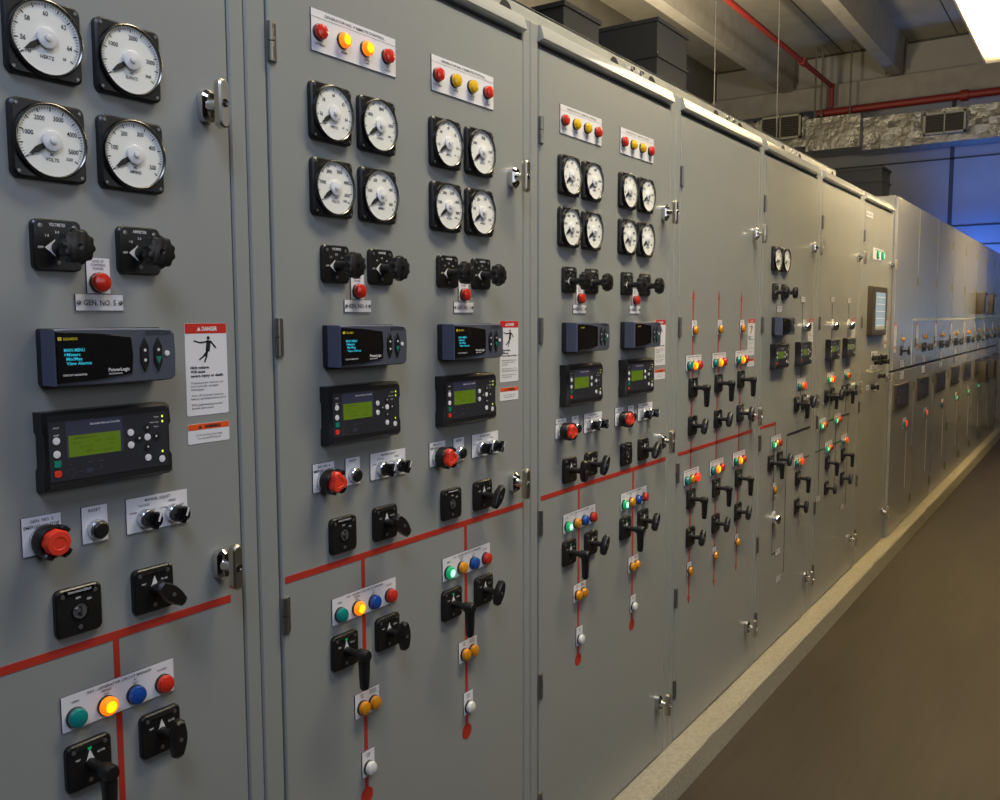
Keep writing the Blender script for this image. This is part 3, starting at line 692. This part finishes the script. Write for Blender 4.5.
# ------------------------------------------------------------------ taller row of metallic cabinets
FY = -.026
TB = [6.640, 7.500] + [7.500 + .905 * k for k in range(1, 8)]
ORD = ['first', 'second', 'third', 'fourth', 'fifth', 'sixth', 'seventh', 'eighth', 'ninth']
def tz(z): return (z - 1.651) * .979 + 1.651
def relay_frame():
    m = MB(); m.prism(rrect(.25, 0, .5, .178, .004), 0, .014, 'frame_brown', .004); return m
def relay_glass():
    m = MB(); m.prism(rrect(.25, 0, .43, .138, .002), .013, .0155, 'screen_glass')
    for k in range(3): m.flat(rrect(.09, .04 - .035 * k, .06, .012), .0159, 'meter_front')
    return m
def prot_relay():
    m = MB(); m.prism(rrect(.16, 0, .32, .24, .006), 0, .085, 'frame_brown', .006, cap='black'); m.prism(rrect(.16, 0, .24, .17, .004), .084, .092, 'black_gloss', .002); return m
for i in range(8):
    ul, ur = TB[i], TB[i + 1]; w = ur - ul
    c = thing('tall_cabinet', (ul, 0, PADZ), '%s taller metallic grey cabinet of the far row, counted from the touch screen cabinet' % ORD[i], 'electrical cabinet'); FRONT[c.name] = FY
    b = MB(); b.box(.001, w - .001, -.004, 2.2, 0, tz(2.492) - PADZ, 'paint_side')
    b.box(.002, w - .002, -.0055, -.004, .004, 2.36, 'gap')
    node('cabinet_body', b.mesh('cabinet_body'), (ul, 0, PADZ), c)
    for nm, z0, z1 in (('upper_door', 1.281, 2.468), ('lower_door', .106, 1.266)):
        d = MB(); d.prism([(.006, 0), (w - .006, 0), (w - .006, z1 - z0), (.006, z1 - z0)], -.0205, 0, 'steel_skin', .004)
        dd = node(nm, d.mesh(nm), (ul, FY, z0), c)
        for z in ((2.30, 1.92, 1.45) if nm == 'upper_door' else (1.12, .62, .25)):
            node('hinge', shared('hinge_tall', lambda: tall_hinge()), (ul + w - .012, FY, z), dd, label='brassy metal hinge') if True else None
    o = ul - (.045 if i == 0 else 0)
    if True:
        ambx = (.35,) if i == 0 else (.34, .45)
        for a in ambx: lamp1(c, o + a, tz(1.494), 'amber', .048, .056)
        if i == 0: control(c, 'oval', o + .315, tz(1.405), R_(10), 'TRANSFER')
        else:
            control(c, 'oval', o + .30, tz(1.405), R_(10), 'TRANSFER'); control(c, 'oval', o + .43, tz(1.405), R_(15), 'TRANSFER')
        for z in (1.310, 1.222): plated(c, 'nameplate', 'tallpl', lambda: plate(.145, .054, [('FEEDER', .0725, .010, .012, .10), ('BREAKER', .0725, -.010, .012, .10)]), o + .312, tz(z), (), 'white engraved nameplate')
        p = node('relay_display', shared('relay_frame', relay_frame), (o + .135, FY, tz(1.072)), c, label='brown framed relay display'); node('screen', shared('relay_glass', relay_glass), (o + .135, FY, tz(1.072)), p, label='dark blue glass screen')
        plated(c, 'indicator_plate', 'twin', lambda: plate(.13, .075, [('OPEN CLOSED', .065, .027, .010, .1)]), o + .50, tz(.852), [('greenlit' if i in (3, 4, 5) else 'teal', .035, -.012), ('redlit' if i < 2 else 'red', .095, -.008)], 'white plate with a green and a red lamp', r=.023)
        line_part(c, [(o + .655, o + .668, .36, .80)], 'white_line', label='white painted vertical mimic line')
        node('danger_label', shared('danger_label', danger_label), (o + (.025 if i else .065), FY, tz(1.520)), c, label='white DANGER label with a red header'); node('warning_label', shared('warning_label', warning_label), (o + (.025 if i else .065), FY, tz(1.415)), c, label='small white WARNING label')
    x0 = ul + (.70 if i == 0 else .0)
    line_part(c, [(x0, ur, tz(1.622), tz(1.638))] + ([(x0, x0 + .012, 1.29, tz(1.63))] if i == 0 else []), 'white_line', label='white painted horizontal mimic bus line')
    if i in (5, 6):
        for z in (1.795, 1.020): node('protection_relay', shared('prot_relay', prot_relay), (ul + (.02 if z > 1.5 else .50), FY, z), c, label='black protruding protection relay')

# ------------------------------------------------------------------ the room
XW = 15.4; CZ = 5.88; YL = 4.6; YR = -4.6; XN = -4.0
m = MB(); m.box(XN, XW, YR, YL, -.1, 0, 'floor'); structure('floor', m)
# concrete housekeeping pad under the cabinets, with a slightly worn arris
m = MB(); n = 190; xs = [-1.5 + (XW - .02 + 1.5) * k / n for k in range(n + 1)]
prof = []
for x in xs:
    j = random.uniform(-.0012, .0012) + (.006 if random.random() < .05 else 0); j2 = random.uniform(0, .003)
    prof.append([(x, 2.3, .0005), (x, 2.3, .0995), (x, -.083 + j, .0995), (x, -.094 + j, .0925 - j2), (x, -.100, .0005)])
vs = sum(prof, []); fs = []
for k in range(n):
    for a in range(5): fs.append((k * 5 + a, k * 5 + (a + 1) % 5, (k + 1) * 5 + (a + 1) % 5, (k + 1) * 5 + a))
m.add(vs, fs + [(0, 1, 2, 3, 4), tuple(range(n * 5, n * 5 + 5))], 'concrete'); structure('trim_1', m)
m = MB(); m.box(XN, XW, YR, YL, CZ, CZ + .1, 'ceiling'); structure('ceiling', m)
m = MB(); m.box(XN, XW, YL, YL + .1, 0, CZ, 'wall'); structure('wall_left', m)
m = MB(); m.box(XN, XW, YR - .1, YR, 0, CZ, 'wall'); structure('wall_right', m)
m = MB(); m.box(XN - .1, XN, YR, YL, 0, CZ, 'wall'); structure('wall_near', m)
# back wall of panels with dark joints and a ledge below the beams
m = MB(); m.box(XW, XW + .1, YR, YL, 0, CZ, 'wall_back')
for z in (2.74, 3.03, 4.05): m.box(XW - .006, XW, YR, YL, z - .012, z + .012, 'caulk')
for y in (.85, -2.2, 3.9): m.box(XW - .006, XW, y - .03, y + .03, 0, 5.3, 'caulk')
structure('wall_back', m)
m = MB(); m.box(XW - .22, XW - .007, YR, YL, 4.98, 5.34, 'beam'); structure('trim_2', m)
# precast tee stems running the length of the hall
for k, y in enumerate((3.31, 1.66, .01, -1.64, -3.29)):
    m = MB(); m.extr_x([(y - .085, 5.32 + .05 * (k > 0)), (y + .085, 5.32 + .05 * (k > 0)), (y + .13, CZ - .001), (y - .13, CZ - .001)], XN, XW - .008, 'beam')
    m.box(XN, XW - .01, y - .83, y - .815, CZ - .006, CZ + .001, 'caulk')
    for a in (-1, 1):      # dark caulk line where the stem meets the wall
        m.box(XW - .235, XW - .225, y + a * .13 - .012, y + a * .13 + .012, 5.38, CZ, 'caulk')
    o = structure('ceiling_beam', m)
m = MB(); m.box(XW - .03, XW - .01, YR, YL, CZ - .03, CZ - .001, 'caulk'); structure('trim_3', m)

# foil wrapped air duct
def foil(m, x0, x1, y0, y1, z0, z1, amp=.02, step=.09):
    """closed box whose faces are crumpled grids"""
    def grid(o, u, v, nu, nv):
        vs = []
        for a in range(nu + 1):
            for b in range(nv + 1):
                p = Vector(o) + Vector(u) * a / nu + Vector(v) * b / nv
                edge = a in (0, nu) or b in (0, nv)
                nrm = Vector(u).cross(Vector(v)).normalized()
                p += nrm * (0 if edge else random.uniform(-amp, amp)); vs.append(tuple(p))
        fs = [(a * (nv + 1) + b, (a + 1) * (nv + 1) + b, (a + 1) * (nv + 1) + b + 1, a * (nv + 1) + b + 1) for a in range(nu) for b in range(nv)]
        m.add(vs, fs, 'foil')
    dx, dy, dz = x1 - x0, y1 - y0, z1 - z0; q = lambda L: max(1, int(L / step))
    grid((x0, y0, z0), (0, dy, 0), (0, 0, dz), q(dy), q(dz)); grid((x1, y0, z0), (0, dy, 0), (0, 0, dz), q(dy), q(dz))
    grid((x0, y0, z0), (dx, 0, 0), (0, dy, 0), q(dx), q(dy)); grid((x0, y0, z1), (dx, 0, 0), (0, dy, 0), q(dx), q(dy))
    grid((x0, y0, z0), (dx, 0, 0), (0, 0, dz), q(dx), q(dz)); grid((x0, y1, z0), (dx, 0, 0), (0, 0, dz), q(dx), q(dz))
m = MB()
foil(m, 14.66, 15.12, -4.3, 2.00, 4.18, 4.66); foil(m, 14.50, 15.14, 2.00, 2.80, 4.22, 4.71, .012); foil(m, 14.62, 15.12, 2.80, 3.9, 4.33, 4.78)
t = thing('air_duct', (14.9, 0, 4.18), 'foil-wrapped air duct crossing under the ceiling at the far wall', 'air duct')
t_duct = t
def vent(y0, y1, z0, z1, nm='vent_grille'):
    m = MB(); x = 0
    W = y1 - y0; H = z1 - z0
    m.box(-.01, .1, 0, W, 0, H, 'grille_dark')
    for a, b, c_, d in ((0, W, 0, .03), (0, W, H - .03, H), (0, .03, 0, H), (W - .03, W, 0, H), (W / 2 - .008, W / 2 + .008, 0, H)): m.box(-.035, -.005, a, b, c_, d, 'grille_frame')
    nb = 12
    for k in range(nb): z = .035 + (H - .07) * k / (nb - 1); m.hexa([(xx, yy, z + dz + (xx + .03) * .5) for xx in (-.03, -.012) for yy in (.03, W - .03) for dz in (-.003, .003)], 'grille_blade')
    return m.mesh(nm)
node('duct_casing', m.mesh('duct_casing', 12), (0, 0, 0), t, label='crumpled silver foil insulation')
for y0, y1, z0, z1, xx in ((.58, 1.14, 4.29, 4.60, 14.62), (2.90, 3.54, 4.46, 4.83, 14.58)):
    node('vent_grille', vent(y0, y1, z0, z1), (xx, y0, z0), t, label='cream framed louvred grille')

# red sprinkler pipes
def pipe_thing(name, pts, r, label, joints=()):
    m = MB()
    for a, b in zip(pts, pts[1:]): m.tube(a, b, r, 'red_pipe', 14)
    for p in pts[1:-1]: m.tube((p[0], p[1], p[2] - .001 - r), (p[0], p[1], p[2] + r), r * 1.15, 'red_pipe', 14)
    t = thing(name, pts[0], label, 'pipe'); m.v = [(v[0], v[1], v[2]) for v in m.v]
    node('pipe_run', m.mesh(name), (0, 0, 0), t)
    for p, q in joints:
        j = MB(); j.tube((0, 0, 0), tuple(Vector(q) - Vector(p)), r * 1.5, 'red_pipe', 14); node('coupling', j.mesh('coupling'), p, t)
    return t
pipe_thing('sprinkler_pipe', [(3.0, 2.53, 5.26), (14.9, 2.53, 5.26), (14.9, 2.53, 4.93)], .035, 'thin red sprinkler pipe running lengthwise under the ceiling', [((8.0, 2.53, 5.26), (8.12, 2.53, 5.26)), ((13.2, 2.53, 5.26), (13.35, 2.53, 5.26))])
pipe_thing('sprinkler_pipe', [(14.9, 2.74, 4.86), (14.9, -4.25, 4.86)], .055, 'thick red sprinkler pipe lying above the foil-wrapped duct', [((14.9, .70, 4.86), (14.9, .60, 4.86))])
# hanger rods
RODS = [((8.0, 1.81), 2.60, 'dull thin hanger rod beside the ribbed grey housing', .005), ((8.3, 1.33), 2.60, 'thin hanger rod passing in front of the left duct grille', .006),
        ((14.80, 2.755), 4.74, 'leftmost pale hanger rod above the foil duct', .014), ((14.78, 2.65), 4.775, 'middle pale hanger rod above the foil duct', .014), ((14.78, 2.22), 4.725, 'rightmost pale hanger rod above the foil duct', .014)]
for (x, y), z0, lb, r in RODS:
    m = MB(); z1 = CZ if abs(y - 1.81) > .05 or True else 5.3
    m.tube((0, 0, 0), (0, 0, z1 - z0 - .002), r, 'rod', 8); m.tube((0, 0, .02), (0, 0, .05), r * 2, 'rod', 6)
    o = thing('hanger_rod', (x, y, z0), lb, 'rod', data=m.mesh('hanger_rod'))
# ribbed housings on the cabinet roofs
def housing(x0, x1, y0, y1, z0, z1, lb):
    t = thing('roof_housing', (x0, y0, z0), lb, 'housing')
    m = MB(); m.box(0, x1 - x0, 0, y1 - y0, 0, z1 - z0, 'housing')
    H = z1 - z0
    for k in (.30, .55, .80): m.box(-.012, x1 - x0 + .012, -.012, y1 - y0 + .012, H * k - .008, H * k + .008, 'housing')
    node('housing_body', m.mesh('housing_body'), (x0, y0, z0), t)
    m = MB(); m.box(-.012, x1 - x0 + .012, -.012, y1 - y0 + .012, 0, .022, 'housing'); node('lid', m.mesh('lid'), (x0, y0, z1), t)
housing(4.96, 5.40, 1.0, 2.9, 2.402, 3.36, 'dark grey ribbed housing on the cabinet roof, beside the thin hanger rod')
housing(3.88, 4.24, 1.0, 2.9, 2.402, 3.15, 'dark grey ribbed housing on the roof, nearest to the camera')
housing(9.05, 9.42, .57, 1.5, tz(2.492) + .002, 3.03, 'olive grey housing on the taller cabinets, below the foil duct')

# ceiling fixtures: white louvred fluorescent boxes hung over the aisle
def fixture(x0, x1, y0, y1, z, lb):
    t = thing('ceiling_light', (x0, y0, z), lb, 'ceiling light')
    L, W = x1 - x0, y1 - y0
    m = MB(); m.box(0, L, 0, W, .10, .16, 'fixture')
    for a, b, c_, d in ((0, L, 0, .012), (0, L, W - .012, W), (0, .012, 0, W), (L - .012, L, 0, W)): m.box(a, b, c_, d, 0, .10, 'fixture')
    for xx in (L * .12, L * .88): m.tube((xx, W / 2, .16), (xx, W / 2, CZ - z - .002), .006, 'rod', 6)
    node('housing', m.mesh('light_housing'), (x0, y0, z), t)
    m = MB(); nt_ = 4
    for k in range(nt_): yy = W * (k + .5) / nt_; m.tube((.03, yy, .062), (L - .20, yy, .062), .019, 'tube_glow', 12)
    node('fluorescent_tubes', m.mesh('fluorescent_tubes'), (x0, y0, z), t, label='glowing white tubes')
    m = MB(); nb = int(L / .05)
    for k in range(1, nb): m.box(L * k / nb - .001, L * k / nb + .001, .013, W - .013, .002, .030, 'louver')
    for k in range(1, 4): m.box(.013, L - .013, W * k / 4 - .001, W * k / 4 + .001, .002, .034, 'louver')
    node('louver', m.mesh('light_louver'), (x0, y0, z), t)
FZ = 3.4
fixture(9.25, 11.69, -1.12, -.50, 3.05, 'added unseen louvred fluorescent light over the taller metallic cabinets')  # out of view, added to put highlights on the taller cabinets
fixture(4.77, 7.21, -1.07, -.446, FZ, 'glowing white louvred fluorescent light in the upper right corner')

# ------------------------------------------------------------------ lights
def area(nm, loc, rot, sx, sy, power, col):
    l = bpy.data.lights.new(nm, 'AREA'); l.shape = 'RECTANGLE'; l.size = sx; l.size_y = sy; l.energy = power; l.color = col
    o = bpy.data.objects.new(nm, l); COL.objects.link(o); o.location = loc; o.rotation_euler = rot
    return o
def aim(o, tgt): o.rotation_euler = (Vector(tgt) - o.location).to_track_quat('-Z', 'Y').to_euler()
k = area('key_light', (-.9, -1.8, 4.2), (0, 0, 0), 1.2, 1.2, 62, (.60, .72, 1.0)); aim(k, (1.2, 0, 1.8))
w = area('ceiling_light', (2.6, -1.2, 4.4), (0, 0, 0), 2.4, .4, 62, (1.0, .88, .64)); aim(w, (2.8, -.3, 1.9)); w.data.spread = math.radians(110)  # added overhead fill for the near cabinets, no fixture built
w = area('ceiling_fill', (4.6, -1.9, 3.3), (0, 0, 0), 3, .5, 125, (1.0, .91, .82)); aim(w, (8.5, 2.4, 5.9)); w.data.spread = math.radians(130)  # added uplight, brightens ceiling and beam sides
w = area('ceiling_fill', (8.0, 2.5, 3.3), (0, 0, 0), 4, .5, 300, (1.0, .86, .60)); aim(w, (8.0, 2.5, 5.9))  # added uplight above the cabinet roofs, fills the ceiling bays
w = area('front_fill', (1.4, -4.3, 2.7), (0, 0, 0), 5, 1.6, 15, (.86, .90, 1.0)); aim(w, (1.6, 0, 1.9)); w.data.spread = math.radians(110)  # added broad frontal fill to soften shadows, no window there
b = area('blue_light', (14.62, .75, 2.0), (0, 0, 0), .5, .3, 20, (.03, .16, 1.0)); aim(b, (15.4, .2, 2.9)); b.data.spread = math.radians(110)
b = area('blue_light', (14.7, -1.8, .9), (0, 0, 0), .5, .3, 18, (.25, .50, 1.0)); aim(b, (15.4, -1.0, 2.2)); b.data.spread = math.radians(110)
b = area('blue_light', (14.5, .5, 3.3), (0, 0, 0), .5, .3, 5, (.03, .20, 1.0)); aim(b, (14.9, .5, 4.2)); b.data.spread = math.radians(120)

wd = bpy.data.worlds.new('world'); SC.world = wd; wd.use_nodes = True
wd.node_tree.nodes['Background'].inputs[0].default_value = (.5, .55, .6, 1); wd.node_tree.nodes['Background'].inputs[1].default_value = .05

GR = {'switchgear_cabinet': 'switchgear cabinets of the near row', 'tall_cabinet': 'taller metallic cabinets of the far row', 'ceiling_light': 'fluorescent lights over the aisle',
      'hanger_rod': 'hanger rods under the ceiling', 'sprinkler_pipe': 'red sprinkler pipes', 'roof_housing': 'ribbed housings on the cabinet roofs'}
for o in list(COL.objects):
    if o.parent is None and o.name.split('.')[0] in GR: o['group'] = GR[o.name.split('.')[0]]

# ------------------------------------------------------------------ camera
yaw, pitch, roll, fpx = 0.5952104398736034, 0.09105726813117246, -0.003219189985780887, 896.669007838308
f = Vector((math.cos(pitch) * math.cos(yaw), math.cos(pitch) * math.sin(yaw), -math.sin(pitch)))
r = Vector((math.sin(yaw), -math.cos(yaw), 0)); u = r.cross(f)
cr, sr = math.cos(roll), math.sin(roll); r2 = cr * r + sr * u; u2 = -sr * r + cr * u
cam = bpy.data.cameras.new('camera'); co = bpy.data.objects.new('camera', cam); COL.objects.link(co)
co.matrix_world = Matrix(((r2.x, u2.x, -f.x, 0), (r2.y, u2.y, -f.y, -1.25), (r2.z, u2.z, -f.z, 1.651), (0, 0, 0, 1)))
cam.sensor_width = 36; cam.lens = fpx / 1000 * 36; cam.clip_start = .02; cam.clip_end = 60
cam.dof.use_dof = False
SC.camera = co
SC.view_settings.view_transform = 'Standard'; SC.view_settings.look = 'None'; SC.view_settings.gamma = 1; SC.view_settings.use_curve_mapping = False
SC.view_settings.exposure = 0.0
